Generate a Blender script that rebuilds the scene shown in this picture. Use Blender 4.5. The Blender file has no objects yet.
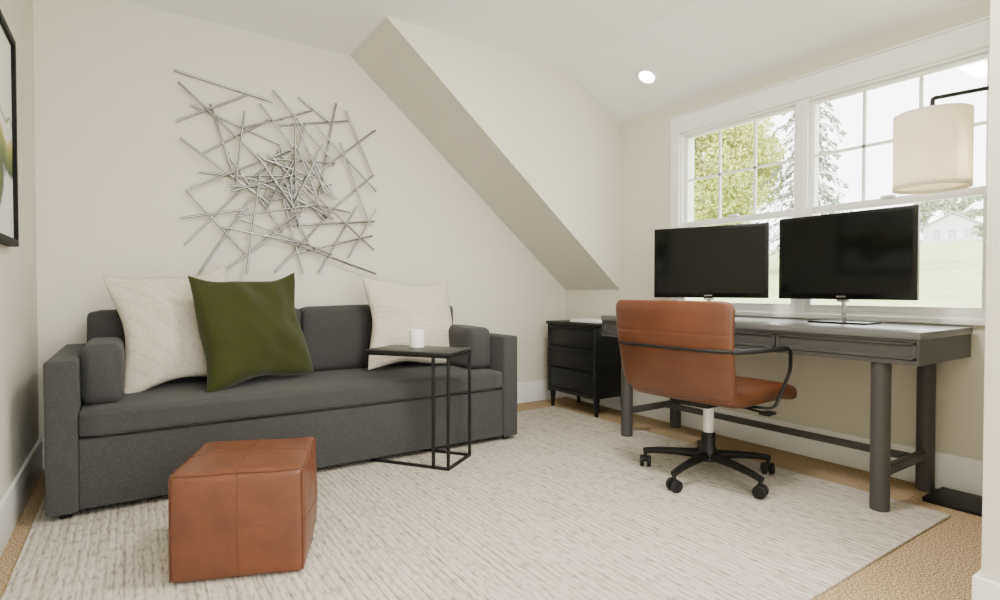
import bpy, bmesh, math, random
from mathutils import Vector, Matrix, noise
random.seed(11)
SC = bpy.context.scene
COL = SC.collection
PI = math.pi

# ------------------------------------------------------------------ materials
def new_mat(name):
    m = bpy.data.materials.new(name); m.use_nodes = True
    nt = m.node_tree; b = nt.nodes["Principled BSDF"]
    return m, nt, b

def mat(name, col, rough=0.6, metal=0.0, var=0.0, vscale=8.0, bump=0.0, bscale=60.0, spec=0.5,
        coat=0.0, vstretch=(1,1,1), bdist=0.002, detail=3.0, sheen=0.0):
    m, nt, b = new_mat(name)
    N, L = nt.nodes, nt.links
    b.inputs["Base Color"].default_value = (*col, 1)
    b.inputs["Roughness"].default_value = rough
    b.inputs["Metallic"].default_value = metal
    b.inputs["Specular IOR Level"].default_value = spec
    b.inputs["Coat Weight"].default_value = coat
    if sheen: b.inputs["Sheen Weight"].default_value = sheen
    tc = N.new("ShaderNodeTexCoord")
    mp = N.new("ShaderNodeMapping"); mp.inputs["Scale"].default_value = vstretch
    L.new(tc.outputs["Object"], mp.inputs["Vector"])
    if var > 0:
        n = N.new("ShaderNodeTexNoise"); n.inputs["Scale"].default_value = vscale; n.inputs["Detail"].default_value = detail
        L.new(mp.outputs[0], n.inputs["Vector"])
        r = N.new("ShaderNodeValToRGB")
        r.color_ramp.elements[0].position = 0.3; r.color_ramp.elements[1].position = 0.7
        r.color_ramp.elements[0].color = (*[max(0, c*(1-var)) for c in col], 1)
        r.color_ramp.elements[1].color = (*[min(1, c*(1+var)) for c in col], 1)
        L.new(n.outputs["Fac"], r.inputs["Fac"]); L.new(r.outputs["Color"], b.inputs["Base Color"])
    if bump > 0:
        n2 = N.new("ShaderNodeTexNoise"); n2.inputs["Scale"].default_value = bscale; n2.inputs["Detail"].default_value = 4
        L.new(mp.outputs[0], n2.inputs["Vector"])
        bp = N.new("ShaderNodeBump"); bp.inputs["Strength"].default_value = bump; bp.inputs["Distance"].default_value = bdist
        L.new(n2.outputs["Fac"], bp.inputs["Height"]); L.new(bp.outputs["Normal"], b.inputs["Normal"])
    return m

def emis(name, col, s):
    m, nt, b = new_mat(name)
    b.inputs["Base Color"].default_value = (*col, 1)
    b.inputs["Emission Color"].default_value = (*col, 1)
    b.inputs["Emission Strength"].default_value = s
    return m

M_wall   = mat("wall_paint", (0.68, 0.650, 0.556), 0.85, var=0.01, vscale=2, bump=0.08, bscale=220, spec=0.2)
M_ceil   = mat("ceiling_paint", (0.93, 0.93, 0.92), 0.9, bump=0.05, bscale=200, spec=0.2)
M_trim   = mat("trim_white", (0.90, 0.90, 0.885), 0.45, var=0.01, spec=0.4)
M_sofa   = mat("sofa_fabric", (0.050, 0.0495, 0.048), 0.95, var=0.22, vscale=190, bump=0.6, bscale=380, spec=0.15, sheen=0.08)
M_green  = mat("green_velvet", (0.028, 0.032, 0.0045), 0.85, var=0.08, vscale=25, bump=0.25, bscale=300, spec=0.15, sheen=0.16)
M_leather= mat("pouf_leather", (0.125, 0.040, 0.0145), 0.40, var=0.20, vscale=12, bump=0.4, bscale=90, spec=0.45, detail=10)
M_chairl = mat("chair_leather", (0.112, 0.0370, 0.0145), 0.40, var=0.14, vscale=8, bump=0.25, bscale=120, spec=0.45, detail=8)
M_black  = mat("black_metal", (0.008, 0.008, 0.008), 0.5, metal=0.0, var=0.05, spec=.3)
M_tabletop = mat("table_top_dark", (0.020, 0.020, 0.020), 0.4, var=0.15, vscale=12, spec=.3)
M_plastic= mat("black_plastic", (0.006, 0.006, 0.006), 0.5, var=0.05, spec=.3)
M_screen = mat("screen_glass", (0.002, 0.003, 0.003), 0.08, var=0.02, spec=0.26)
M_bezel  = mat("bezel_gloss", (0.004, 0.004, 0.004), 0.22, var=0.02, spec=.3)
M_chrome = mat("chrome", (0.75, 0.75, 0.75), 0.22, metal=1.0, var=0.02)
M_steel  = mat("brushed_steel", (0.29, 0.285, 0.28), 0.24, metal=1.0, var=0.15, vscale=6)
M_colm   = mat("white_column", (0.72, 0.68, 0.66), 0.3, var=0.02)
M_desk   = mat("desk_grey_wood", (0.060, 0.058, 0.056), 0.5, var=0.06, vscale=9, bump=0.06, bscale=30, vstretch=(6,1,6), spec=0.35)
M_cab    = mat("cabinet_black", (0.006, 0.007, 0.0075), 0.5, var=0.2, vscale=9, vstretch=(1,1,6), spec=0.3)
M_mug    = mat("ceramic_white", (0.80, 0.79, 0.77), 0.35, var=0.01)
M_paper  = mat("paper_white", (0.8, 0.8, 0.79), 0.7, var=0.02)
M_grass  = mat("lawn", (0.42, 0.50, 0.24), 0.95, var=0.15, vscale=0.6, spec=0.0)
M_leafY  = mat("foliage_yellow_green", (0.55, 0.58, 0.15), 0.8, var=0.25, vscale=0.8, spec=0.1)
M_leafG  = mat("foliage_grey_green", (0.24, 0.28, 0.22), 0.9, var=0.2, vscale=1.0, spec=0.0)
M_leafP  = mat("foliage_pale_green", (0.50, 0.55, 0.42), 0.9, var=0.2, vscale=1.0, spec=0.0)
M_bark   = mat("bark", (0.25, 0.22, 0.19), 0.9, var=0.2, vscale=6)
M_house  = mat("siding_white", (0.74, 0.76, 0.76), 0.8, var=0.02)
M_roof   = mat("shingle_grey", (0.46, 0.48, 0.48), 0.9, var=0.1, vscale=3)
M_winblue= mat("house_glass", (0.42, 0.47, 0.50), 0.3, var=0.05)

def carpet_mat():
    m, nt, b = new_mat("carpet_tan"); N, L = nt.nodes, nt.links
    tc = N.new("ShaderNodeTexCoord")
    n = N.new("ShaderNodeTexNoise"); n.inputs["Scale"].default_value = 175; n.inputs["Detail"].default_value = 4
    L.new(tc.outputs["Object"], n.inputs["Vector"])
    r = N.new("ShaderNodeValToRGB"); e = r.color_ramp.elements
    e[0].position = .38; e[0].color = (.15,.10,.052,1); e[1].position = .62; e[1].color = (.57,.435,.27,1)
    x = r.color_ramp.elements.new(.5); x.color = (.355,.262,.150,1)
    L.new(n.outputs["Fac"], r.inputs["Fac"]); L.new(r.outputs["Color"], b.inputs["Base Color"])
    b.inputs["Roughness"].default_value = 1; b.inputs["Specular IOR Level"].default_value = .05
    bp = N.new("ShaderNodeBump"); bp.inputs["Strength"].default_value = .4; bp.inputs["Distance"].default_value = .003
    L.new(n.outputs["Fac"], bp.inputs["Height"]); L.new(bp.outputs["Normal"], b.inputs["Normal"])
    return m
def rug_mat():
    m, nt, b = new_mat("rug_ribbed_wool"); N, L = nt.nodes, nt.links
    tc = N.new("ShaderNodeTexCoord")
    w = N.new("ShaderNodeTexWave"); w.wave_type='BANDS'; w.bands_direction='X'
    w.inputs["Scale"].default_value = 12; w.inputs["Distortion"].default_value = 0.45
    w.inputs["Detail"].default_value = 3; w.inputs["Detail Scale"].default_value = 3
    L.new(tc.outputs["Object"], w.inputs["Vector"])
    def nz(scale, det=3):
        mp = N.new("ShaderNodeMapping"); mp.inputs["Scale"].default_value = scale
        L.new(tc.outputs["Object"], mp.inputs["Vector"])
        n = N.new("ShaderNodeTexNoise"); n.inputs["Scale"].default_value = 1; n.inputs["Detail"].default_value = det
        L.new(mp.outputs[0], n.inputs["Vector"]); return n
    n = nz((100,20,1),4); n3 = nz((48,3,1)); n4 = nz((60,6,1))
    r = N.new("ShaderNodeValToRGB"); e = r.color_ramp.elements
    e[0].position=.34; e[0].color=(.36,.325,.28,1); e[1].position=.50; e[1].color=(.60,.555,.49,1)
    L.new(n.outputs["Fac"], r.inputs["Fac"])
    r3 = N.new("ShaderNodeValToRGB"); e = r3.color_ramp.elements
    e[0].position=.32; e[0].color=(.82,.80,.77,1); e[1].position=.55; e[1].color=(1,1,1,1)
    L.new(n3.outputs["Fac"], r3.inputs["Fac"])
    r2 = N.new("ShaderNodeValToRGB"); e = r2.color_ramp.elements
    e[0].position=.05; e[0].color=(.64,.62,.59,1); e[1].position=.38; e[1].color=(1,1,1,1)
    L.new(w.outputs["Fac"], r2.inputs["Fac"])
    fr = N.new("ShaderNodeMapRange"); fr.inputs[1].default_value=.38; fr.inputs[2].default_value=.62; fr.inputs[3].default_value=.25; fr.inputs[4].default_value=.95
    L.new(n4.outputs["Fac"], fr.inputs[0])
    mx = N.new("ShaderNodeMix"); mx.data_type='RGBA'; mx.blend_type='MULTIPLY'
    L.new(fr.outputs[0], mx.inputs[0])
    L.new(r.outputs["Color"], mx.inputs[6]); L.new(r2.outputs["Color"], mx.inputs[7])
    m2 = N.new("ShaderNodeMix"); m2.data_type='RGBA'; m2.blend_type='MULTIPLY'; m2.inputs[0].default_value=1
    L.new(mx.outputs[2], m2.inputs[6]); L.new(r3.outputs["Color"], m2.inputs[7])
    L.new(m2.outputs[2], b.inputs["Base Color"])
    b.inputs["Roughness"].default_value = 1; b.inputs["Specular IOR Level"].default_value = .05
    bp = N.new("ShaderNodeBump"); bp.inputs["Strength"].default_value=.3; bp.inputs["Distance"].default_value=.004
    L.new(w.outputs["Fac"], bp.inputs["Height"]); L.new(bp.outputs["Normal"], b.inputs["Normal"])
    return m
def pillow_mat(name, direction, scale, dist, lo, bump):
    m, nt, b = new_mat(name); N, L = nt.nodes, nt.links
    tc = N.new("ShaderNodeTexCoord")
    w = N.new("ShaderNodeTexWave"); w.wave_type='BANDS'; w.bands_direction=direction
    w.inputs["Scale"].default_value = scale; w.inputs["Distortion"].default_value = dist
    w.inputs["Detail"].default_value = 1; w.inputs["Detail Scale"].default_value = .8
    L.new(tc.outputs["Object"], w.inputs["Vector"])
    nn = N.new("ShaderNodeTexNoise"); nn.inputs["Scale"].default_value=160; nn.inputs["Detail"].default_value=3
    L.new(tc.outputs["Object"], nn.inputs["Vector"])
    r = N.new("ShaderNodeValToRGB"); e = r.color_ramp.elements
    e[0].position=.0; e[0].color=(*lo,1); e[1].position=.22; e[1].color=(.60,.55,.455,1)
    L.new(w.outputs["Fac"], r.inputs["Fac"]); 
    rn = N.new("ShaderNodeValToRGB"); e = rn.color_ramp.elements
    e[0].position=.35; e[0].color=(.80,.79,.77,1); e[1].position=.6; e[1].color=(1,1,1,1)
    L.new(nn.outputs["Fac"], rn.inputs["Fac"])
    mx = N.new("ShaderNodeMix"); mx.data_type='RGBA'; mx.blend_type='MULTIPLY'; mx.inputs[0].default_value=1
    L.new(r.outputs["Color"], mx.inputs[6]); L.new(rn.outputs["Color"], mx.inputs[7])
    L.new(mx.outputs[2], b.inputs["Base Color"])
    b.inputs["Roughness"].default_value=.95; b.inputs["Specular IOR Level"].default_value=.1
    ad = N.new("ShaderNodeMath"); ad.operation='MULTIPLY_ADD'; ad.inputs[1].default_value=.6
    L.new(nn.outputs["Fac"], ad.inputs[0]); L.new(w.outputs["Fac"], ad.inputs[2])
    bp = N.new("ShaderNodeBump"); bp.inputs["Strength"].default_value=bump; bp.inputs["Distance"].default_value=.003
    L.new(ad.outputs[0], bp.inputs["Height"]); L.new(bp.outputs["Normal"], b.inputs["Normal"])
    return m
def shade_mat():
    m, nt, b = new_mat("linen_shade"); N, L = nt.nodes, nt.links
    out = N["Material Output"]
    d = N.new("ShaderNodeBsdfDiffuse"); t = N.new("ShaderNodeBsdfTranslucent"); mx = N.new("ShaderNodeMixShader")
    tc = N.new("ShaderNodeTexCoord"); n = N.new("ShaderNodeTexNoise"); mp = N.new("ShaderNodeMapping")
    mp.inputs["Scale"].default_value=(30,30,220); n.inputs["Scale"].default_value=2
    L.new(tc.outputs["Object"], mp.inputs["Vector"]); L.new(mp.outputs[0], n.inputs["Vector"])
    r = N.new("ShaderNodeValToRGB"); r.color_ramp.elements[0].color=(.70,.65,.55,1); r.color_ramp.elements[1].color=(.85,.81,.72,1)
    L.new(n.outputs["Fac"], r.inputs["Fac"])
    L.new(r.outputs["Color"], d.inputs["Color"]); L.new(r.outputs["Color"], t.inputs["Color"])
    mx.inputs[0].default_value=.5
    L.new(d.outputs[0], mx.inputs[1]); L.new(t.outputs[0], mx.inputs[2]); L.new(mx.outputs[0], out.inputs["Surface"])
    return m
def glass_mat():
    m, nt, b = new_mat("window_glass"); N, L = nt.nodes, nt.links
    out = N["Material Output"]
    t = N.new("ShaderNodeBsdfTransparent"); g = N.new("ShaderNodeBsdfGlossy"); g.inputs["Roughness"].default_value=.02
    mx = N.new("ShaderNodeMixShader"); mx.inputs[0].default_value=.04
    L.new(t.outputs[0], mx.inputs[1]); L.new(g.outputs[0], mx.inputs[2]); L.new(mx.outputs[0], out.inputs["Surface"])
    return m
def art_mat():
    m, nt, b = new_mat("abstract_painting"); N, L = nt.nodes, nt.links
    tc = N.new("ShaderNodeTexCoord"); sep = N.new("ShaderNodeSeparateXYZ")
    L.new(tc.outputs["Object"], sep.inputs[0])
    n = N.new("ShaderNodeTexNoise"); n.inputs["Scale"].default_value=3.0; n.inputs["Detail"].default_value=5
    L.new(tc.outputs["Object"], n.inputs["Vector"])
    ma = N.new("ShaderNodeMath"); ma.operation='MULTIPLY_ADD'; ma.inputs[1].default_value=.5; 
    L.new(n.outputs["Fac"], ma.inputs[0]); L.new(sep.outputs["Z"], ma.inputs[2])
    r = N.new("ShaderNodeValToRGB"); e = r.color_ramp.elements
    e[0].position=0; e[0].color=(.70,.71,.70,1); e[1].position=1; e[1].color=(.72,.72,.70,1)
    for p,c in [(.03,(.68,.69,.69)),(.06,(.035,.06,.02)),(.13,(.11,.15,.03)),(.20,(.24,.28,.06)),(.235,(.50,.38,.12)),(.26,(.72,.72,.69)),(.32,(.72,.72,.69)),(.34,(.20,.26,.09)),(.365,(.72,.72,.69))]:
        x=e.new(p); x.color=(*c,1)
    L.new(ma.outputs[0], r.inputs["Fac"]); L.new(r.outputs["Color"], b.inputs["Base Color"])
    b.inputs["Roughness"].default_value=.6
    return m
M_carpet, M_rug, M_shade, M_glass, M_art = carpet_mat(), rug_mat(), shade_mat(), glass_mat(), art_mat()
M_ivory  = pillow_mat("ivory_woven",'DIAGONAL',8,.9,(.555,.505,.415),.2)
M_ivory2 = pillow_mat("ivory_textured",'Z',9,1.2,(.555,.505,.415),.2)

# ------------------------------------------------------------------ mesh tools
class MB:
    def __init__(s): s.bm = bmesh.new()
    def box(s, lo, hi, bev=0.0, seg=3, M=None):
        r = bmesh.ops.create_cube(s.bm, size=1.0); vs = r["verts"]
        lo, hi = Vector(lo), Vector(hi); c=(lo+hi)/2; d=hi-lo
        for v in vs: v.co = Vector((v.co.x*d.x, v.co.y*d.y, v.co.z*d.z)) + c
        if bev>0:
            es = list({e for v in vs for e in v.link_edges})
            rr = bmesh.ops.bevel(s.bm, geom=es, offset=bev, segments=seg, affect='EDGES', profile=.5)
            vs = list(set(rr["verts"]) | {v for v in vs if v.is_valid})
        if M is not None:
            for v in vs: v.co = M @ v.co
        return s
    def prism(s, pts, axis, a, b):
        def P(p, t):
            if axis=='Y': return Vector((p[0], t, p[1]))
            if axis=='X': return Vector((t, p[0], p[1]))
            return Vector((p[0], p[1], t))
        A=[s.bm.verts.new(P(p,a)) for p in pts]; B=[s.bm.verts.new(P(p,b)) for p in pts]
        n=len(pts)
        s.bm.faces.new(A); s.bm.faces.new(B[::-1])
        for i in range(n): s.bm.faces.new((A[i],B[i],B[(i+1)%n],A[(i+1)%n]))
        return s
    def tube(s, pts, r, seg=10, cap=True, closed=False, flat=None):
        pts=[Vector(p) for p in pts]; n=len(pts); rings=[]
        rr = r if isinstance(r,(list,tuple)) else [r]*n
        t0=(pts[1]-pts[0]).normalized()
        up=Vector((0,0,1)) if abs(t0.z)<.9 else Vector((1,0,0))
        nrm=(up-t0*up.dot(t0)).normalized()
        for i,p in enumerate(pts):
            if closed: t=(pts[(i+1)%n]-pts[i-1]).normalized()
            elif i==0: t=t0
            elif i==n-1: t=(pts[-1]-pts[-2]).normalized()
            else: t=((pts[i+1]-p).normalized()+(p-pts[i-1]).normalized()).normalized()
            nrm=(nrm-t*nrm.dot(t)).normalized(); bi=t.cross(nrm)
            a,b=(rr[i],rr[i]) if flat is None else flat
            rings.append([s.bm.verts.new(p+nrm*math.cos(2*PI*k/seg)*a+bi*math.sin(2*PI*k/seg)*b) for k in range(seg)])
        m = n if closed else n-1
        for i in range(m):
            A,B=rings[i],rings[(i+1)%n]
            for k in range(seg): s.bm.faces.new((A[k],A[(k+1)%seg],B[(k+1)%seg],B[k]))
        if cap and not closed: s.bm.faces.new(rings[0][::-1]); s.bm.faces.new(rings[-1])
        return s
    def lathe(s, prof, seg=32, c=(0,0,0), cap0=False, cap1=False, axis='Z'):
        rings=[]; c=Vector(c)
        for r,z in prof:
            ring=[]
            for k in range(seg):
                a=2*PI*k/seg
                v=Vector((r*math.cos(a), r*math.sin(a), z))
                if axis=='X': v=Vector((v.z,v.x,v.y))
                if axis=='Y': v=Vector((v.y,v.z,v.x))
                ring.append(s.bm.verts.new(v+c))
            rings.append(ring)
        for A,B in zip(rings,rings[1:]):
            for k in range(seg): s.bm.faces.new((A[k],A[(k+1)%seg],B[(k+1)%seg],B[k]))
        if cap0: s.bm.faces.new(rings[0][::-1])
        if cap1: s.bm.faces.new(rings[-1])
        return s
    def cushion(s, lo, hi, r=.03, puff=(0,0,0), n=12, wob=0.0):
        lo,hi=Vector(lo),Vector(hi); c=(lo+hi)/2; h=(hi-lo)/2
        t=MB(); bmesh.ops.create_cube(t.bm,size=2.0)
        bmesh.ops.subdivide_edges(t.bm, edges=t.bm.edges[:], cuts=n, use_grid_fill=True)
        mp={}
        for v in t.bm.verts:
            p=Vector([math.copysign(abs(x)**.62, x) for x in v.co])
            q=Vector((p.x*h.x,p.y*h.y,p.z*h.z))
            inner=Vector([max(-(h[i]-r),min(h[i]-r,q[i])) for i in range(3)])
            d=q-inner
            if d.length>1e-7: q=inner+d.normalized()*min(r, max(d.length, r))
            for i in range(3):
                j,k=(i+1)%3,(i+2)%3
                w=(1-p[j]**2)*(1-p[k]**2)
                q[i]+=p[i]*puff[i]*w
            if wob: 
                nv=noise.noise_vector(q*6+c*3); q+=nv*wob
            mp[v]=s.bm.verts.new(q+c)
        for f in t.bm.faces: s.bm.faces.new([mp[v] for v in f.verts])
        t.bm.free(); return s
    def done(s, name, material, parent=None, loc=(0,0,0), rot=(0,0,0), smooth=True, ang=40, sub=0, kind=None, label=None, category=None, group=None, recalc=True):
        if recalc: bmesh.ops.recalc_face_normals(s.bm, faces=s.bm.faces[:])
        me=bpy.data.meshes.new(name); s.bm.to_mesh(me); s.bm.free()
        if smooth:
            me.shade_smooth(); me.set_sharp_from_angle(angle=math.radians(ang))
        me.materials.append(material)
        o=bpy.data.objects.new(name, me); COL.objects.link(o)
        o.location=loc; o.rotation_euler=rot
        if parent: o.parent=parent
        if sub:
            md=o.modifiers.new("sub",'SUBSURF'); md.levels=sub; md.render_levels=sub
        if kind: o["kind"]=kind
        if label: o["label"]=label
        if category: o["category"]=category
        if group: o["group"]=group
        return o
def empty(name, loc, rot=(0,0,0), label="", category="", group=None):
    o=bpy.data.objects.new(name,None); COL.objects.link(o); o.location=loc; o.rotation_euler=rot
    o.empty_display_size=.1; o["label"]=label; o["category"]=category
    if group: o["group"]=group
    return o
def fillet(pts, r, n=6):
    P=[Vector(p) for p in pts]; out=[P[0]]
    for i in range(1,len(P)-1):
        a=(P[i-1]-P[i]); b=(P[i+1]-P[i]); rr=min(r,a.length*.49,b.length*.49)
        p0=P[i]+a.normalized()*rr; p1=P[i]+b.normalized()*rr
        for k in range(n+1):
            t=k/n; out.append(p0*(1-t)**2+P[i]*2*t*(1-t)+p1*t*t)
    out.append(P[-1]); return out

# ------------------------------------------------------------------ room
XL,XR,YB,YF = -0.40, 3.15, 3.69, -2.2
ZC, ZK, YD = 2.51, 0.93, 3.05
XS, XC, ZW = 1.245, 2.595, 2.217
YN, XN = 0.503, 1.87
S="structure"
MB().box((XL-.12,YF,-.12),(XR+.15,YB+.12,0)).done("floor",M_carpet,kind=S)
MB().box((XL-.12,YB,0),(XR+.15,YB+.12,2.75)).done("wall_back",M_wall,kind=S)
MB().box((XL-.12,YF,0),(XL,YB,2.75)).done("wall_left",M_wall,kind=S)
WY0,WY1,WZ0,WZ1 = 0.83,2.49,0.80,2.00
w=MB()
w.box((XR,YN,0),(XR+.15,YB,WZ0)); w.box((XR,YN,WZ1),(XR+.15,YB,2.75))
w.box((XR,YN,WZ0),(XR+.15,WY0,WZ1)); w.box((XR,WY1,WZ0),(XR+.15,YB,WZ1))
w.done("wall_right",M_wall,kind=S)
MB().prism([(XS,ZC),(XR,ZK),(XR,ZW),(XC,ZC)],'Y',YD,YB).done("wall_dormer",M_wall,kind=S)
MB().prism([(XL,ZC),(XC,ZC),(XR,ZW),(XR,2.75),(XL,2.75)],'Y',YF,YB).done("ceiling",M_ceil,kind=S,ang=15)
MB().box((XN,YF,0),(XR,YN,2.75)).done("wall_near",M_wall,kind=S)
# baseboards
BH=.17; BT=.016
def bb(name,lo,hi): MB().box(lo,hi,bev=.004,seg=2).done(name,M_trim,kind=S)
bb("baseboard_back",(XL,YB-BT,0),(XR,YB,BH))
bb("baseboard_left",(XL,YF,0),(XL+BT,YB-BT,BH))
bb("baseboard_right",(XR-BT,YN+BT,0),(XR,YB-BT,BH))
bb("baseboard_near",(XN-BT,YF,0),(XN,YN+BT,BH))
bb("baseboard_alcove",(XN,YN,0),(XR,YN+BT,BH))

# window trim
MB().box((XR-.018,WY1,.80),(XR,WY1+.07,2.0),bev=.003,seg=2).done("trim_1",M_trim,kind=S)
MB().box((XR-.018,WY0-.075,.80),(XR,WY0,2.0),bev=.003,seg=2).done("trim_2",M_trim,kind=S)
t=MB(); t.box((XR-.020,WY0-.085,2.0),(XR,WY1+.075,2.115),bev=.003,seg=2); t.box((XR-.026,WY0-.095,2.115),(XR,WY1+.08,2.125),bev=.002,seg=2)
t.done("trim_3",M_trim,kind=S)
t=MB(); t.box((XR-.028,WY0-.09,.772),(XR+.02,WY1+.09,.80),bev=.005,seg=2)
t.done("trim_4",M_trim,kind=S)
YM0,YM1=1.645,1.69
MB().box((XR-.006,YM0,.80),(XR+.08,YM1,2.0),bev=.003,seg=2).done("trim_5",M_trim,kind=S)
def window(name,y0,y1):
    w=MB(); x=XR+.008
    fw=.010
    w.box((XR,y0,WZ0),(XR+.13,y0+fw,WZ1)); w.box((XR,y1-fw,WZ0),(XR+.13,y1,WZ1))
    w.box((XR,y0+fw,WZ1-fw),(XR+.13,y1-fw,WZ1)); w.box((XR,y0+fw,WZ0),(XR+.13,y1-fw,WZ0+fw))
    a,b=y0+fw,y1-fw; zm=1.375; st=.024
    xu=x+.024
    for lo,hi in [((xu,a,zm-.02),(xu+.022,a+st,WZ1-fw)),((xu,b-st,zm-.02),(xu+.022,b,WZ1-fw)),
                  ((xu,a+st,WZ1-fw-st),(xu+.022,b-st,WZ1-fw)),((xu,a+st,zm-.018),(xu+.022,b-st,zm+.018))]:
        w.box(lo,hi,bev=.002,seg=2)
    ia,ib=a+st,b-st; z0,z1=zm+.018,WZ1-fw-st
    for k in (1,2):
        yy=ia+(ib-ia)*k/3; w.box((xu+.004,yy-.0075,z0),(xu+.018,yy+.0075,z1))
    zz=(z0+z1)/2; w.box((xu+.004,ia,zz-.0075),(xu+.018,ib,zz+.0075))
    for lo,hi in [((x,a,WZ0+fw),(x+.022,a+st,zm+.018)),((x,b-st,WZ0+fw),(x+.022,b,zm+.018)),
                  ((x,a+st,zm-.02),(x+.022,b-st,zm+.018)),((x,a+st,WZ0+fw),(x+.022,b-st,WZ0+fw+.04))]:
        w.box(lo,hi,bev=.002,seg=2)
    w.box((x-.012,(a+b)/2-.03,zm+.016),(x+.02,(a+b)/2+.03,zm+.03),bev=.003,seg=2)
    o=w.done(name,M_trim,kind=S)
    g=MB(); g.box((xu+.010,ia,z0),(xu+.012,ib,z1)); g.box((x+.010,ia,WZ0+fw+.038),(x+.012,ib,zm-.018))
    g.done("window_pane",M_glass,parent=o,label="clear glass panes")
window("window_1",YM1,WY1); window("window_2",WY0,YM0)

# downlight in sloped ceiling
dl=empty("recessed_ceiling_light",(2.885,2.555,2.51-(2.885-XC)*.528),(0,math.radians(27.8),0),"round white recessed light glowing in the sloped ceiling","light")
MB().lathe([(.052,-.002),(.056,-.008),(.070,-.008),(.074,0)],40).done("trim_ring",M_trim,parent=dl)
MB().lathe([(.001,-.003),(.053,-.003)],40).done("lens",emis("downlight_glow",(1,.97,.9),25),parent=dl,smooth=False,label="glowing lens")

# ------------------------------------------------------------------ rug
RX0,RX1,RY0,RY1=-.33,2.787,.85,3.40; RZ=.012
MB().box((RX0,RY0,0.0),(RX1,RY1,RZ),bev=.004,seg=2).done("area_rug",M_rug,label="large pale cream ribbed wool area rug on the carpet",category="rug")

# ------------------------------------------------------------------ sofa
SX0,SX1,SY0,SY1=-.287,1.985,2.775,3.655
so=empty("sofa",((SX0+SX1)/2,(SY0+SY1)/2,0),label="dark charcoal grey fabric three-seat sofa with slim square arms",category="sofa")
ox,oy=so.location.x,so.location.y
def sp(mb,name,m=M_sofa,**k): 
    o=mb.done(name,m,parent=so,loc=(-ox,-oy,0),**k); return o
AW=.105
sp(MB().box((SX0+AW,SY0+.012,.040),(SX1-AW,SY1-.02,.325),bev=.008),"base")
for a,b in ((SX0,SX0+AW),(SX1-AW,SX1)):
    m=MB(); m.box((a,SY0,.034),(b,SY1,.648),bev=.012,seg=3); sp(m,"arm")
sp(MB().cushion((SX0+AW+.002,SY0-.004,.33),(SX1-AW-.002,3.40,.44),r=.022,puff=(0,.004,.006),n=14),"seat_cushion",ang=80)
sp(MB().box((SX0+AW,3.52,.325),(SX1-AW,SY1,.80),bev=.02),"back_frame")
mid=(SX0+SX1)/2
for a,b in ((SX0+AW+.0,mid-.003),(mid+.003,SX1-AW-.0)):
    sp(MB().cushion((a,3.385,.438),(b,3.545,.828),r=.035,puff=(0,.012,.008),n=12,wob=.003),"back_cushion",ang=80)
for a,b in ((SX0+AW+.003,SX0+AW+.150),(SX1-AW-.165,SX1-AW-.003)):
    sp(MB().cushion((a,2.905,.44),(b,3.372,.695),r=.036,puff=(.008,.014,.006),n=12,wob=.003),"arm_bolster",ang=80)
for x in (SX0+.06,SX1-.06):
    for y,z0 in ((SY0+.05,RZ),(SY1-.06,0)):
        sp(MB().lathe([(.018,z0),(.024,.04)],20,c=(x,y,0),cap0=True,cap1=True),"leg",M_black,label="short black foot")

# ------------------------------------------------------------------ pillows
def pillow(label,loc,yaw,lean,roll,w,h,th,m,seed,slump=0.0):
    b=MB(); n=44; G0=None
    for side in (-1,1):
        G=[]
        for j in range(n+1):
            row=[]
            for i in range(n+1):
                u=-1+2*i/n; v=-1+2*j/n
                e=max(0,(1-u*u)*(1-v*v))
                t=th*e**.45*(.5)*(1-.16*v)
                x=u*w/2*(1-.105*(1-v*v)**1.2); z=v*h/2*(1-.105*(1-u*u)**1.2)
                z-=slump*(1-u*u)*max(0,v)**2
                x+=.010*math.sin(v*4+seed); z+=.008*math.sin(u*5+seed*2)
                wr=noise.noise(Vector((u*1.6+seed,v*1.6,side)))*.040*e**.4
                wr+=noise.noise(Vector((u*3+v*1.5+seed,v*1.6,side+3)))*.020*e**.4
                a=math.atan2(v,u); rr=max(abs(u),abs(v))
                wr+=math.sin(a*9+seed+noise.noise(Vector((a,seed,0)))*3)*.010*(rr**4)*(e**.22)
                dcorn=abs(abs(u)-abs(v)); wr-=.011*math.exp(-(dcorn/.12)**2)*rr**2*(e**.3)
                row.append(b.bm.verts.new((x, side*(t+wr*.8), z+h/2)) if (0<i<n and 0<j<n) or side==-1 else G0[j][i])
            G.append(row)
        G0=G
        for j in range(n):
            for i in range(n):
                b.bm.faces.new((G[j][i],G[j][i+1],G[j+1][i+1],G[j+1][i]))
    M=Matrix.Translation((0,0,h/2))@Matrix.Rotation(math.radians(roll),4,'Y')@Matrix.Translation((0,0,-h/2))
    for v in b.bm.verts: v.co=M@v.co
    o=b.done("throw_pillow",m,ang=100,sub=1,label=label,category="pillow",group="throw pillows on the sofa")
    o.location=loc; o.rotation_euler=(math.radians(-lean),0,math.radians(yaw))
    return o
pillow("ivory woven square throw pillow beside the green pillow",(.220,3.190,.450),8,13,-6,.57,.61,.16,M_ivory,1.3,.02)
pillow("olive green velvet square throw pillow on the grey sofa",(.558,3.045,.446),19,15,-2.5,.595,.595,.20,M_green,4.1,.02)
pillow("ivory textured square throw pillow near the sofa arm",(1.490,3.155,.447),4,15,3,.63,.585,.17,M_ivory2,7.7,.02)

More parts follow.
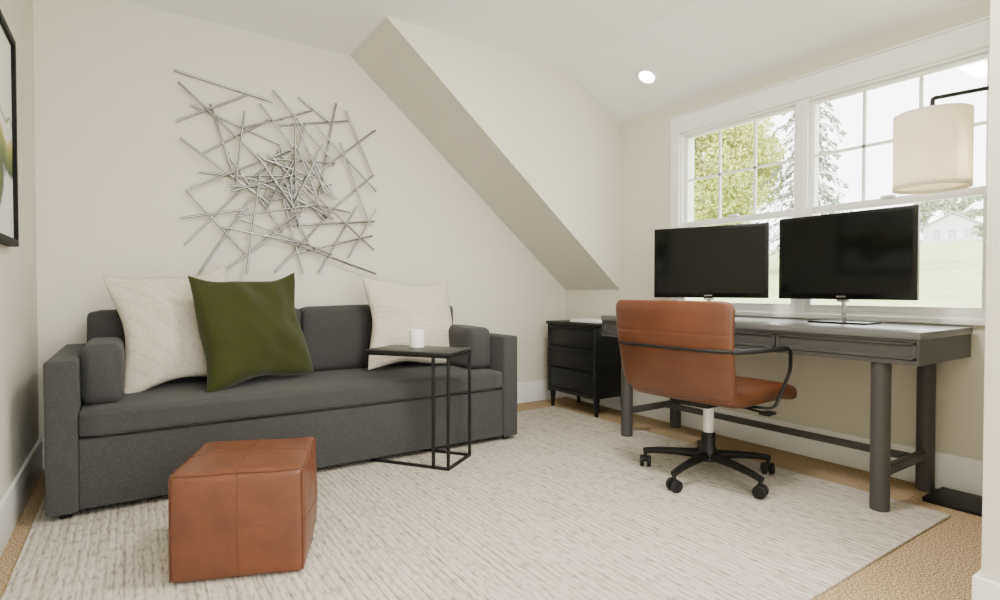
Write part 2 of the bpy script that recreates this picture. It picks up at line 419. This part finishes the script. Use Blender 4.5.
# ------------------------------------------------------------------ pouf
po=empty("leather_pouf",(.345,2.09,RZ+.004),(0,0,math.radians(-21)),"square cognac brown leather pouf with stitched seams","ottoman")
hs=.201; ph=.342
MB().cushion((-hs,-hs,0),(hs,hs,ph),r=.020,puff=(.013,.013,.014),n=16,wob=.005).done("cushion",M_leather,parent=po,ang=80,sub=1)
b=MB()
def pf(u,v,face):
    w=(1-u*u)*(1-v*v)
    if face=='T': return (u*hs*.985,v*hs*.985,ph+.014*w-.0002)
    if face=='F': return (u*hs*.985,-hs-.013*w+.0002,ph/2+v*ph/2*.985)
    if face=='R': return (hs+.013*w-.0002,u*hs*.985,ph/2+v*ph/2*.985)
    if face=='L': return (-hs-.013*w+.0002,u*hs*.985,ph/2+v*ph/2*.985)
    return (u*hs*.985,hs+.013*w-.0002,ph/2+v*ph/2*.985)
def wobp(p):
    q=Vector(p)-Vector((0,0,ph/2)); q+=noise.noise_vector(q*6+Vector((0,0,ph/2))*3)*.005
    return q+Vector((0,0,ph/2))
for f in 'TFRLB':
    b.tube([wobp(pf(-1+2*i/20,0,f)) for i in range(21)],.0012,6)
    b.tube([wobp(pf(0,-1+2*i/20,f)) for i in range(21)],.0012,6)
for sx in (-1,1):
    for sy in (-1,1):
        b.tube([wobp((sx*(hs-.005),sy*(hs-.005),.01+(ph-.02)*i/8)) for i in range(9)],.0022,6)
    b.tube([wobp((sx*(hs-.005),(-1+2*i/10)*(hs-.01),ph-.005)) for i in range(11)],.0022,6)
    b.tube([wobp(((-1+2*i/10)*(hs-.01),sx*(hs-.005),ph-.005)) for i in range(11)],.0022,6)
b.done("seam",mat("leather_seam",(.098,.031,.012),.5,var=.05),parent=po)

# ------------------------------------------------------------------ side table (C shape)
N0=Vector((1.335,2.475,0)); ds=Vector((.815,.58,0)).normalized()
ang=math.atan2(ds.y,ds.x)
st=empty("side_table",(N0.x,N0.y,RZ),(0,0,ang),"small black metal C-shaped side table beside the sofa","table")
LW,LL,TH=.265,.49,.600
MB().box((-.012,-.012,TH-.014),(LW+.012,LL,TH),bev=.003,seg=2).done("table_top",M_tabletop,parent=st)
r=.0075
f=MB()
def bar(p,q,mb=None):
    (mb or f).box([min(p[i],q[i])-r for i in range(3)],[max(p[i],q[i])+r for i in range(3)],bev=.0015,seg=1)
for p,q in [((0,0,TH-.022),(0,LL-.02,TH-.022)),((LW,0,TH-.022),(LW,LL-.02,TH-.022)),((0,0,TH-.022),(LW,0,TH-.022)),((0,LL-.02,TH-.022),(LW,LL-.02,TH-.022))]: bar(p,q)
f.done("top_frame",M_black,parent=st)
for p in ((0,0),(LW,0),(0,.085)):
    g=MB(); bar((p[0],p[1],r),(p[0],p[1],TH-.022),g); g.done("leg",M_black,parent=st)
f=MB()
for p,q in [((0,0,r),(0,LL-.03,r)),((LW,0,r),(LW,LL-.03,r)),((0,0,r),(LW,0,r)),((0,LL-.03,r),(LW,LL-.03,r))]: bar(p,q)
f.done("base_frame",M_black,parent=st)

b=MB(); b.lathe([(.001,.004),(.034,.004),(.036,.0),(.041,.004),(.042,.098),(.0405,.1),(.039,.098),(.038,.05),(.001,.045)],36)
b.done("candle_cup",M_mug,loc=(1.315,2.80,RZ+TH),label="small white ceramic cup on the black side table",category="cup")

# ------------------------------------------------------------------ desk
DX0,DX1,DY0,DY1,DZ=2.55,3.118,.88,2.64,.765
de=empty("desk",((DX0+DX1)/2,(DY0+DY1)/2,0),label="long dark grey wooden desk with three drawers below the window",category="desk")
def dp(mb,name,m=M_desk,**k): return mb.done(name,m,parent=de,loc=(-de.location.x,-de.location.y,0),**k)
dp(MB().box((DX0,DY0,.735),(DX1,DY1,DZ),bev=.004,seg=2),"desk_top",mat("desk_top_lit_wood",(.12,.12,.12),.34,var=.06,vscale=9,bump=.05,bscale=30,vstretch=(6,1,6)))  # top's reflected light put into the colour as a lighter grey
dp(MB().box((DX0+.028,DY0+.015,.640),(DX1-.01,DY1-.015,.735)),"apron")
m=MB(); m.box((DX0+.006,DY0+.006,.632),(DX0+.03,DY1-.006,.650)); m.box((DX0+.006,DY0+.006,.725),(DX0+.03,DY1-.006,.735))
m.box((DX0+.006,DY0+.006,.632),(DX1-.006,DY0+.016,.735)); m.box((DX0+.006,DY1-.016,.632),(DX1-.006,DY1-.006,.735))
dp(m,"face_frame")
L3=(DY1-DY0-.03)/3
for k in range(3):
    y0=DY0+.018+k*L3; y1=y0+L3-.008
    m=MB(); x=DX0+.010
    m.box((x+.008,y0,.652),(x+.018,y1,.723))
    for lo,hi in [((x,y0,.652),(x+.01,y1,.663)),((x,y0,.712),(x+.01,y1,.723)),((x,y0,.652),(x+.01,y0+.014,.723)),((x,y1-.014,.652),(x+.01,y1,.723))]:
        m.box(lo,hi,bev=.0015,seg=1)
    dp(m,"drawer")
LR=.036
LX=(DX0+.05,DX1-.05); LY=(DY0+.155,DY1-.185)
for i,x in enumerate(LX):
    for y in LY:
        z0=RZ if i==0 else 0
        dp(MB().lathe([(LR-.003,z0),(LR,z0+.003),(LR,.640)],36,c=(x,y,0),cap0=True,cap1=True),"leg")
for y in LY:
    dp(MB().box((LX[0]+LR-.006,y-.018,.15),(LX[1]-LR+.006,y+.018,.186),bev=.003,seg=2),"side_stretcher")
xm=(LX[0]+LX[1])/2+.12
dp(MB().box((xm-.016,LY[0]+.017,.152),(xm+.016,LY[1]-.017,.184),bev=.003,seg=2),"long_stretcher")

# ------------------------------------------------------------------ monitors
def monitor(loc,yaw,W,H,zb,label):
    e=empty("monitor",loc,(0,0,math.radians(yaw)),label,"monitor",group="monitors on the desk")
    MB().box((-.022,-W/2,zb),(.012,W/2,zb+H),bev=.006,seg=3).done("housing",M_bezel,parent=e)
    MB().box((.012,-W*.32,zb+.06),(.045,W*.32,zb+H-.09),bev=.015,seg=3).done("rear_cover",M_plastic,parent=e)
    MB().box((-.0232,-W/2+.018,zb+.03),(-.0215,W/2-.018,zb+H-.018)).done("screen",M_screen,parent=e,smooth=False)
    m=MB()
    for k in range(5): m.box((-.0228,-.022+k*.009,zb+.011),(-.0215,-.022+k*.009+.0055,zb+.0185))
    m.done("front_marking",M_chrome,parent=e,smooth=False,label="tiny silver lettering-like marks")
    m=MB(); m.tube([(.0,0,zb+.02),(.012,0,zb-.03),(.02,0,.008)],.011,14); m.box((-.006,-.03,zb-.012),(.02,.03,zb+.004),bev=.004,seg=2)
    m.done("stand_neck",M_chrome,parent=e,label="thin chrome neck")
    MB().box((-.075,-.135,0),(.10,.135,.010),bev=.004,seg=2).done("stand_base",M_bezel,parent=e,label="flat glossy black foot")
    return e
monitor((2.945,1.345,DZ),0,.636,.43,.118,"wide black flat-screen monitor, switched off, parallel to window")
monitor((2.90,2.08,DZ),22,.66,.43,.118,"black flat-screen monitor, switched off, angled toward the chair")

# ------------------------------------------------------------------ office chair
CH=empty("office_chair",(2.360,1.690,RZ),(0,0,math.radians(4)),"cognac leather swivel office chair with black metal arms and wheels","chair")
for k in range(5):
    a=math.radians(72*k+40); c,s=math.cos(a),math.sin(a)
    m=MB()
    rs=[(.02,.108),(.08,.107),(.16,.103),(.24,.096),(.29,.088),(.318,.082)]
    ra=[.025,.022,.019,.017,.016,.015]
    m.tube([(rr*c,rr*s,zz) for rr,zz in rs],ra,14)
    m.done("leg",M_plastic,parent=CH)
    m=MB(); cx,cy=.310*c,.310*s
    m.tube([(cx,cy,.085),(cx,cy,.045)],.009,10)
    ct=Vector((cx,cy,.0295))
    wa=a+0.9*(k+1); t=Vector((-math.sin(wa),math.cos(wa),0))
    for sd in (-1,1):
        p=ct+t*sd*.018
        m.tube([p-t*.009, p-t*.007, p+t*.007, p+t*.009],[.0255,.029,.029,.0255],24)
    m.tube([ct-t*.028+Vector((0,0,.010)),ct+t*.028+Vector((0,0,.010))],.014,14)
    m.done("caster",M_plastic,parent=CH)
MB().lathe([(.038,.080),(.044,.085),(.044,.135),(.038,.145),(.033,.152),(.033,.215),(.029,.222)],28,cap0=True,cap1=True).done("hub",M_plastic,parent=CH)
MB().lathe([(.025,.20),(.025,.34),(.031,.342),(.031,.37)],24,cap0=True,cap1=True).done("column",M_colm,parent=CH,label="pale metal gas-lift column")
m=MB(); m.box((-.13,-.08,.360),(.13,.08,.393),bev=.010,seg=2)
m.box((-.05,-.20,.374),(.06,.20,.392),bev=.004,seg=2)
m.tube([(0,-.05,.372),(.02,-.18,.366),(.03,-.265,.355)],.006,8); m.box((.0,-.30,.348),(.07,-.25,.362),bev=.004,seg=2)
m.done("tilt_mechanism",M_plastic,parent=CH)
m=MB(); m.cushion((-.27,-.28,.395),(.345,.28,.474),r=.036,puff=(0,0,.010),n=14)
for v in m.bm.verts:
    x=v.co.x
    if x>.18: v.co.z-=((x-.18)/.14)**2*.020
    if x<-.1: v.co.z+=((-.1-x)/.16)**2*.02
m.done("seat",M_chairl,parent=CH,ang=80,sub=1)
def backx(y,z):
    h=(z-.47)/.40
    return -.290 -.06*h + .34*y*y - .03*math.sin(max(0,min(1,h))*PI)*.5
m=MB(); nu,nv=30,60; W=.318; z0,z1=.44,.872
front=[];back=[]
for j in range(nv+1):
    v=j/nv; rf=[];rb=[]
    for i in range(nu+1):
        u=-1+2*i/nu
        z=z0+(z1-z0)*v
        cr=.045; hw=W*(.93+.07*v)
        dz=min(z-z0,z1-z)
        if dz<cr: hw-=cr-math.sqrt(max(0,cr*cr-(cr-dz)**2))
        y=u*hw+.006
        ed=min(1,(1-abs(u))*7)*min(1,min(v,1-v)*10)
        th=.012+.020*math.sqrt(max(0,min(1,ed)))
        sv=(v*3)%1; d=min(sv,1-sv)
        pad=0
        if .08<v<.92: pad=-.0024*math.exp(-(d/.020)**2)
        x=backx(y,z)
        rf.append(m.bm.verts.new((x+th+pad,y,z))); rb.append(m.bm.verts.new((x-th*.6-pad*.9,y,z)))
    front.append(rf);back.append(rb)
for j in range(nv):
    for i in range(nu):
        m.bm.faces.new((front[j][i],front[j][i+1],front[j+1][i+1],front[j+1][i]))
        m.bm.faces.new((back[j][i],back[j+1][i],back[j+1][i+1],back[j][i+1]))
for i in range(nu):
    m.bm.faces.new((front[0][i],back[0][i],back[0][i+1],front[0][i+1])); m.bm.faces.new((front[nv][i],front[nv][i+1],back[nv][i+1],back[nv][i]))
for j in range(nv):
    m.bm.faces.new((front[j][0],front[j+1][0],back[j+1][0],back[j][0])); m.bm.faces.new((front[j][nu],back[j][nu],back[j+1][nu],front[j+1][nu]))
m.done("backrest",M_chairl,parent=CH,ang=80,sub=1)
for sd in (-1,1):
    y=sd*.322
    pts=fillet([(-.02,sd*.20,.382),(.0,y,.388),(.150,y,.545),(.150,y,.650),(-.20,y,.658),(-.315,sd*.296,.66)],.032,6)
    MB().tube(pts,.008,12,flat=(.006,.014)).done("armrest",M_black,parent=CH)
MB().tube([(-.315, .296,.66)]+[(backx(y,.66)-.030,y,.66) for y in [.26,.18,.10,0,-.10,-.18,-.26]]+[(-.315,-.296,.66)],.0075,10).done("back_bar",M_black,parent=CH)

# ------------------------------------------------------------------ black cabinet
KX0,KX1,KY0,KY1=2.785,3.125,2.93,3.49
kb=empty("drawer_cabinet",((KX0+KX1)/2,(KY0+KY1)/2,0),label="small black three-drawer wooden cabinet on tapered legs beside desk",category="cabinet")
def kp(mb,name,m=M_cab,**k): return mb.done(name,m,parent=kb,loc=(-kb.location.x,-kb.location.y,0),**k)
kp(MB().box((KX0+.016,KY0+.006,.135),(KX1,KY1-.006,.66),bev=.003,seg=2),"body")
kp(MB().box((KX0-.010,KY0-.008,.66),(KX1+.004,KY1+.008,.684),bev=.004,seg=2),"cabinet_top")
m=MB()
m.box((KX0-.002,KY0+.004,.125),(KX0+.02,KY0+.034,.66),bev=.003,seg=1); m.box((KX0-.002,KY1-.034,.125),(KX0+.02,KY1-.004,.66),bev=.003,seg=1)
m.box((KX0-.002,KY0+.03,.135),(KX0+.02,KY1-.03,.162),bev=.003,seg=1)
kp(m,"face_frame")
for k in range(3):
    a=.166+k*.165; m=MB(); m.box((KX0+.002,KY0+.037,a),(KX0+.018,KY1-.037,a+.156),bev=.003,seg=2); kp(m,"drawer")
    m=MB(); m.box((KX0-.014,KY0+.037,a+.138),(KX0+.004,KY1-.037,a+.152),bev=.003,seg=2); kp(m,"drawer_pull")
for x in (KX0+.035,KX1-.03):
    for y in (KY0+.03,KY1-.03):
        kp(MB().tube([(x,y,0),(x,y,.14)],[.013,.025],16),"leg")
m=MB(); m.box((-.11,-.15,0),(.11,.15,.012),bev=.002,seg=1); m.box((-.105,-.14,.012),(.11,.145,.02),bev=.002,seg=1)
m.done("paper_stack",M_paper,loc=(2.96,3.14,.684),rot=(0,0,.05),label="flat stack of white papers on the black cabinet",category="paper")

# ------------------------------------------------------------------ floor lamp
lp=empty("floor_lamp",(3.0,.80,0),label="black metal floor lamp with linen drum shade beside desk",category="lamp")
def lpp(mb,name,m=M_black,**k): return mb.done(name,m,parent=lp,loc=(-3.0,-.80,0),**k)
lpp(MB().box((2.89,.69,0),(3.115,.985,.022),bev=.004,seg=2),"lamp_base")
SH=(2.655,.888); SR=.127; SB,ST=1.332,1.630
lpp(MB().tube([(3.03,.725,.02),(3.03,.725,1.79)],.011,14),"pole")
lpp(MB().tube(fillet([(3.03,.725,1.78),(SH[0],SH[1],1.690),(SH[0],SH[1],1.60)],.012,4),.0085,12),"arm")
lpp(MB().lathe([(SR,SB),(SR,ST),(SR-.003,ST),(SR-.003,SB),(SR,SB)],56,c=(SH[0],SH[1],0)),"lamp_shade",M_shade,label="off-white linen drum shade")
m=MB()
for k in range(3):
    a=k*2*PI/3; m.tube([(SH[0],SH[1],ST-.012),(SH[0]+(SR-.003)*math.cos(a),SH[1]+(SR-.003)*math.sin(a),ST-.007)],.0025,8)
m.tube([(SH[0],SH[1],ST-.005),(SH[0],SH[1],ST-.10)],.014,14)
lpp(m,"socket")
lpp(MB().lathe([(.001,SB+.015),(SR-.007,SB+.015),(SR-.007,SB+.019),(.001,SB+.019)],40,c=(SH[0],SH[1],0)),"diffuser",M_shade)
L=bpy.data.lights.new("bulb_light",'POINT'); L.energy=9; L.color=(1,.88,.68); L.shadow_soft_size=.035
lo=bpy.data.objects.new("bulb_light",L); COL.objects.link(lo); lo.location=(SH[0],SH[1],1.43)

# ------------------------------------------------------------------ wall sculpture (rods)
rods=[((.22,2.18),(.75,2.10)),((.225,1.89),(.60,2.11)),((.235,2.11),(.70,1.70)),((.24,1.79),(.72,1.46)),((.29,1.51),(.85,1.81)),
((.26,1.19),(.68,1.67)),((.27,1.51),(.58,1.15)),((.33,1.02),(.62,1.50)),((.44,1.03),(.90,1.40)),((.58,1.02),(.66,1.62)),
((.34,1.62),(.86,1.60)),((.40,2.02),(.55,1.52)),((.56,1.90),(.98,2.08)),((.74,2.16),(1.10,1.78)),((.66,2.06),(1.12,1.52)),
((.78,1.96),(1.22,2.06)),((1.14,2.16),(1.02,1.52)),((1.20,2.12),(1.38,1.72)),((1.40,2.02),(.98,1.66)),((1.0,1.98),(1.40,1.60)),
((1.04,1.40),(1.40,1.72)),((.86,1.34),(1.40,1.40)),((.86,1.16),(1.38,1.30)),((.80,1.24),(1.40,1.04)),((.92,1.60),(1.38,1.20)),
((.75,1.04),(1.12,1.46)),((1.02,1.04),(1.28,1.50)),((.92,1.03),(.80,1.50)),((.55,1.36),(1.10,1.16)),((.45,1.30),(.95,1.22)),
((.30,2.00),(.80,1.84)),((.35,1.72),(.72,1.98)),((.24,1.34),(.60,1.42)),
((1.16,1.90),(1.36,1.36)),((1.20,1.14),(1.40,1.48)),((.90,2.16),(1.12,2.02)),((.50,1.72),(.80,1.30))]
nl=len(rods)
random.seed(21)
for k in range(30):
    cx=random.gauss(.84,.115); cz=random.gauss(1.59,.12); a=PI*((k*0.382)%1)+random.uniform(-.2,.2); l=random.uniform(.14,.25)
    rods.append(((cx-l*math.cos(a),cz-l*math.sin(a)),(cx+l*math.cos(a),cz+l*math.sin(a))))
m=MB()
for i,(p,q) in enumerate(rods):
    y=YB-.024-.0125*(i%5) - (0.012 if i>=nl else 0)
    m.tube([(p[0],y,p[1]),(q[0],y,q[1])],.0064,12)
for (x,z) in ((.5,1.75),(1.12,1.75),(.8,1.3),(.8,2.0)):
    m.tube([(x,YB-.05,z),(x,YB,z)],.004,8)
m.done("wall_sculpture",M_steel,label="abstract sculpture of crossing silver metal rods on the wall",category="wall art")

# ------------------------------------------------------------------ framed painting on left wall
fy0,fy1,fz0,fz1=2.05,2.885,1.10,1.905
pa=empty("framed_painting",(XL,(fy0+fy1)/2,(fz0+fz1)/2),label="black framed abstract painting in white, green and gold",category="painting")
hy,hz=(fy1-fy0)/2,(fz1-fz0)/2; fw=.026
m=MB()
for lo,hi in [((0,-hy,-hz),(.035,hy,-hz+fw)),((0,-hy,hz-fw),(.035,hy,hz)),((0,-hy,-hz+fw),(.035,-hy+fw,hz-fw)),((0,hy-fw,-hz+fw),(.035,hy,hz-fw))]:
    m.box(lo,hi,bev=.002,seg=1)
m.done("frame",mat("frame_black",(.004,.004,.004),.6,var=.05,spec=.15),parent=pa)
MB().box((0,-hy+fw,-hz+fw),(.022,hy-fw,hz-fw)).done("canvas",M_art,parent=pa,smooth=False)

# ------------------------------------------------------------------ outside
MB().prism([(3.6,-.4),(118,9.92),(118,9.72),(3.6,-.6)],'Y',-60,110).done("lawn",M_grass,label="pale green lawn rising away outside the window",category="lawn",smooth=False,kind="stuff")
def gz(x): return -.4+(x-3.6)*.0902
def leafcard(m,q,s,R,asp=.28):
    vs=[m.bm.verts.new(q+R@Vector(v)*s) for v in ((-.5,0,0),(0,-asp,0),(.5,0,0),(0,asp,0))]
    m.bm.faces.new(vs)
def rndR(): return Matrix.Rotation(random.uniform(0,6.3),3,Vector((random.gauss(0,1),random.gauss(0,1),random.gauss(0,1))).normalized())
def leaftree(name,x,y,h,rad,mleaf,nleaf,ls,label,cat="tree",cz=.60,rz=.42,thr=-.22):
    z0=gz(x)
    e=empty(name,(x,y,z0),label=label,category=cat)
    m=MB(); m.tube([(0,0,0),(.1,0,h*.3),(0,.1,h*.9)],[h*.028,h*.02,h*.005],10)
    for k in range(14):
        a=random.uniform(0,2*PI); zz=h*random.uniform(.3,.8); rr=rad*random.uniform(.4,.8)
        m.tube([(0,0,zz),(rr*.5*math.cos(a),rr*.5*math.sin(a),zz+.1*h),(rr*math.cos(a),rr*math.sin(a),zz+.15*h)],[h*.008,h*.005,h*.002],6)
    m.done("trunk",M_bark,parent=e)
    m=MB()
    nc=max(30,nleaf//200); cl=[]
    while len(cl)<nc:
        p=Vector((random.uniform(-1,1),random.uniform(-1,1),random.uniform(-1,1)))
        if .45<p.length<.92 and noise.noise(p*3.0+Vector((x,0,0)))>thr: cl.append(p)
    for k in range(nleaf):
        c=random.choice(cl); d=Vector((random.gauss(0,1),random.gauss(0,1),random.gauss(0,1))).normalized()*random.uniform(.6,1)*.17
        p=c+d
        leafcard(m,Vector((p.x*rad,p.y*rad,h*cz+p.z*h*rz)),ls*random.uniform(.6,1.3),rndR())
    m.done("foliage",mleaf,parent=e,smooth=False,recalc=False,kind="stuff")
def conifer(x,y,h,rad,label,mleaf):
    e=empty("conifer_tree",(x,y,gz(x)),label=label,category="tree")
    t=MB(); t.tube([(0,0,0),(0,0,h*.5),(0,0,h)],[h*.014,h*.009,.02],10)
    m=MB()
    for k in range(130):
        f=.12+.86*(k/130)**1.0; L=rad*(1-f)**.75*random.uniform(.6,1.15); a=k*2.4+random.uniform(-.3,.3)
        c,s=math.cos(a),math.sin(a); z=h*f
        pts=[Vector((L*u*c,L*u*s,z+L*(.18*u-.55*u*u))) for u in (0,.33,.66,1)]
        t.tube(pts,[.04*(1-f)+.012,.022,.015,.006],5)
        for q in range(int(60*L/rad)+14):
            u=random.uniform(.1,1); p=Vector((L*u*c,L*u*s,z+L*(.18*u-.55*u*u)))
            side=random.uniform(-1,1)*.17*L
            p+=Vector((-s*side,c*side,-abs(random.gauss(0,.15))-.03))
            R=Matrix.Rotation(a+random.uniform(-.6,.6),3,'Z')@Matrix.Rotation(random.uniform(.2,1.3),3,'Y')@Matrix.Rotation(random.uniform(0,3),3,'X')
            leafcard(m,p,random.uniform(.22,.40),R,.13)
    t.done("trunk",M_bark,parent=e)
    m.done("foliage",mleaf,parent=e,smooth=False,recalc=False,kind="stuff")
leaftree("broadleaf_tree",27.5,20.6,10.2,4.7,M_leafY,70000,.19,"leafy yellow-green tree on the lawn",thr=-.4)
conifer(30,15.5,14,2.9,"tall grey-green conifer with drooping branches on the lawn",M_leafG)
# house
hx,hy_=85,26.2; hz0=gz(85)-.1
ho=empty("house",(hx,hy_,hz0),(0,0,math.radians(18)),"distant white gabled house across the lawn","house")
ho.scale=(.64,.64,.64)
m=MB(); m.prism([(-4.5,0),(4.5,0),(4.5,3.0),(0,5.6),(-4.5,3.0)],'X',0,9); m.done("house_body",M_house,parent=ho,smooth=False)
m=MB()
for sd in (-1,1):
    m.prism([(0,5.7),(sd*5.0,2.8),(sd*5.0,3.1),(0,6.0)],'X',-.5,9.5)
m.done("roof",M_roof,parent=ho,smooth=False)
for yy in (-3.0,-.6,1.8):
    m=MB(); m.box((-.06,yy,.9),(.02,yy+1.2,2.6)); m.done("house_window",M_winblue,parent=ho,smooth=False)
    m=MB()
    for lo,hi in [((-.1,yy-.12,.78),(0,yy,2.72)),((-.1,yy+1.2,.78),(0,yy+1.32,2.72)),((-.1,yy,2.6),(0,yy+1.2,2.72)),((-.1,yy,.78),(0,yy+1.2,.9)),((-.1,yy+.56,.9),(0,yy+.64,2.6)),((-.1,yy,1.7),(0,yy+1.2,1.78))]: m.box(lo,hi)
    m.done("window_frame",M_trim,parent=ho,smooth=False)
leaftree("shrub",80,21.3,2.2,1.6,M_leafP,2500,.32,"pale green rounded shrub before the distant house",cat="shrub",cz=.5,rz=.45)
leaftree("shrub",80,31.0,3.6,2.2,M_leafP,3000,.38,"large pale green shrub beside the distant house",cat="shrub",cz=.5,rz=.45)
leaftree("broadleaf_tree",104,33.0,8.5,5.5,M_leafP,9000,.55,"pale rounded tree behind the distant house",cz=.5,rz=.45)

# ------------------------------------------------------------------ light
W=bpy.data.worlds.new("world"); SC.world=W; W.use_nodes=True
bg=W.node_tree.nodes["Background"]; bg.inputs[0].default_value=(.98,.985,.995,1); bg.inputs[1].default_value=8.8
def area(name,loc,rot,sx,sy,e,col=(1,.97,.93),spread=180):
    l=bpy.data.lights.new(name,'AREA'); l.shape='RECTANGLE'; l.size=sx; l.size_y=sy; l.energy=e; l.color=col; l.spread=math.radians(spread)
    o=bpy.data.objects.new(name,l); COL.objects.link(o); o.location=loc; o.rotation_euler=rot; return o
area("ceiling_lamp_light",(1.35,1.3,2.49),(0,0,0),.35,.35,56,(1,.95,.87))
area("ceiling_fill",(1.0,-.7,1.5),(math.radians(180-22),0,math.radians(-12)),.9,.9,66,(1,.98,.95))  # added upward fill out of view, only there to brighten the ceiling

# ------------------------------------------------------------------ camera
cam=bpy.data.cameras.new("camera"); co=bpy.data.objects.new("camera",cam); COL.objects.link(co)
co.location=(0,0,.93); co.rotation_euler=(math.radians(90-1.03),0,math.radians(-33.7))
cam.sensor_width=36; cam.lens=554/1000*36; cam.clip_start=.02; cam.clip_end=500
SC.camera=co
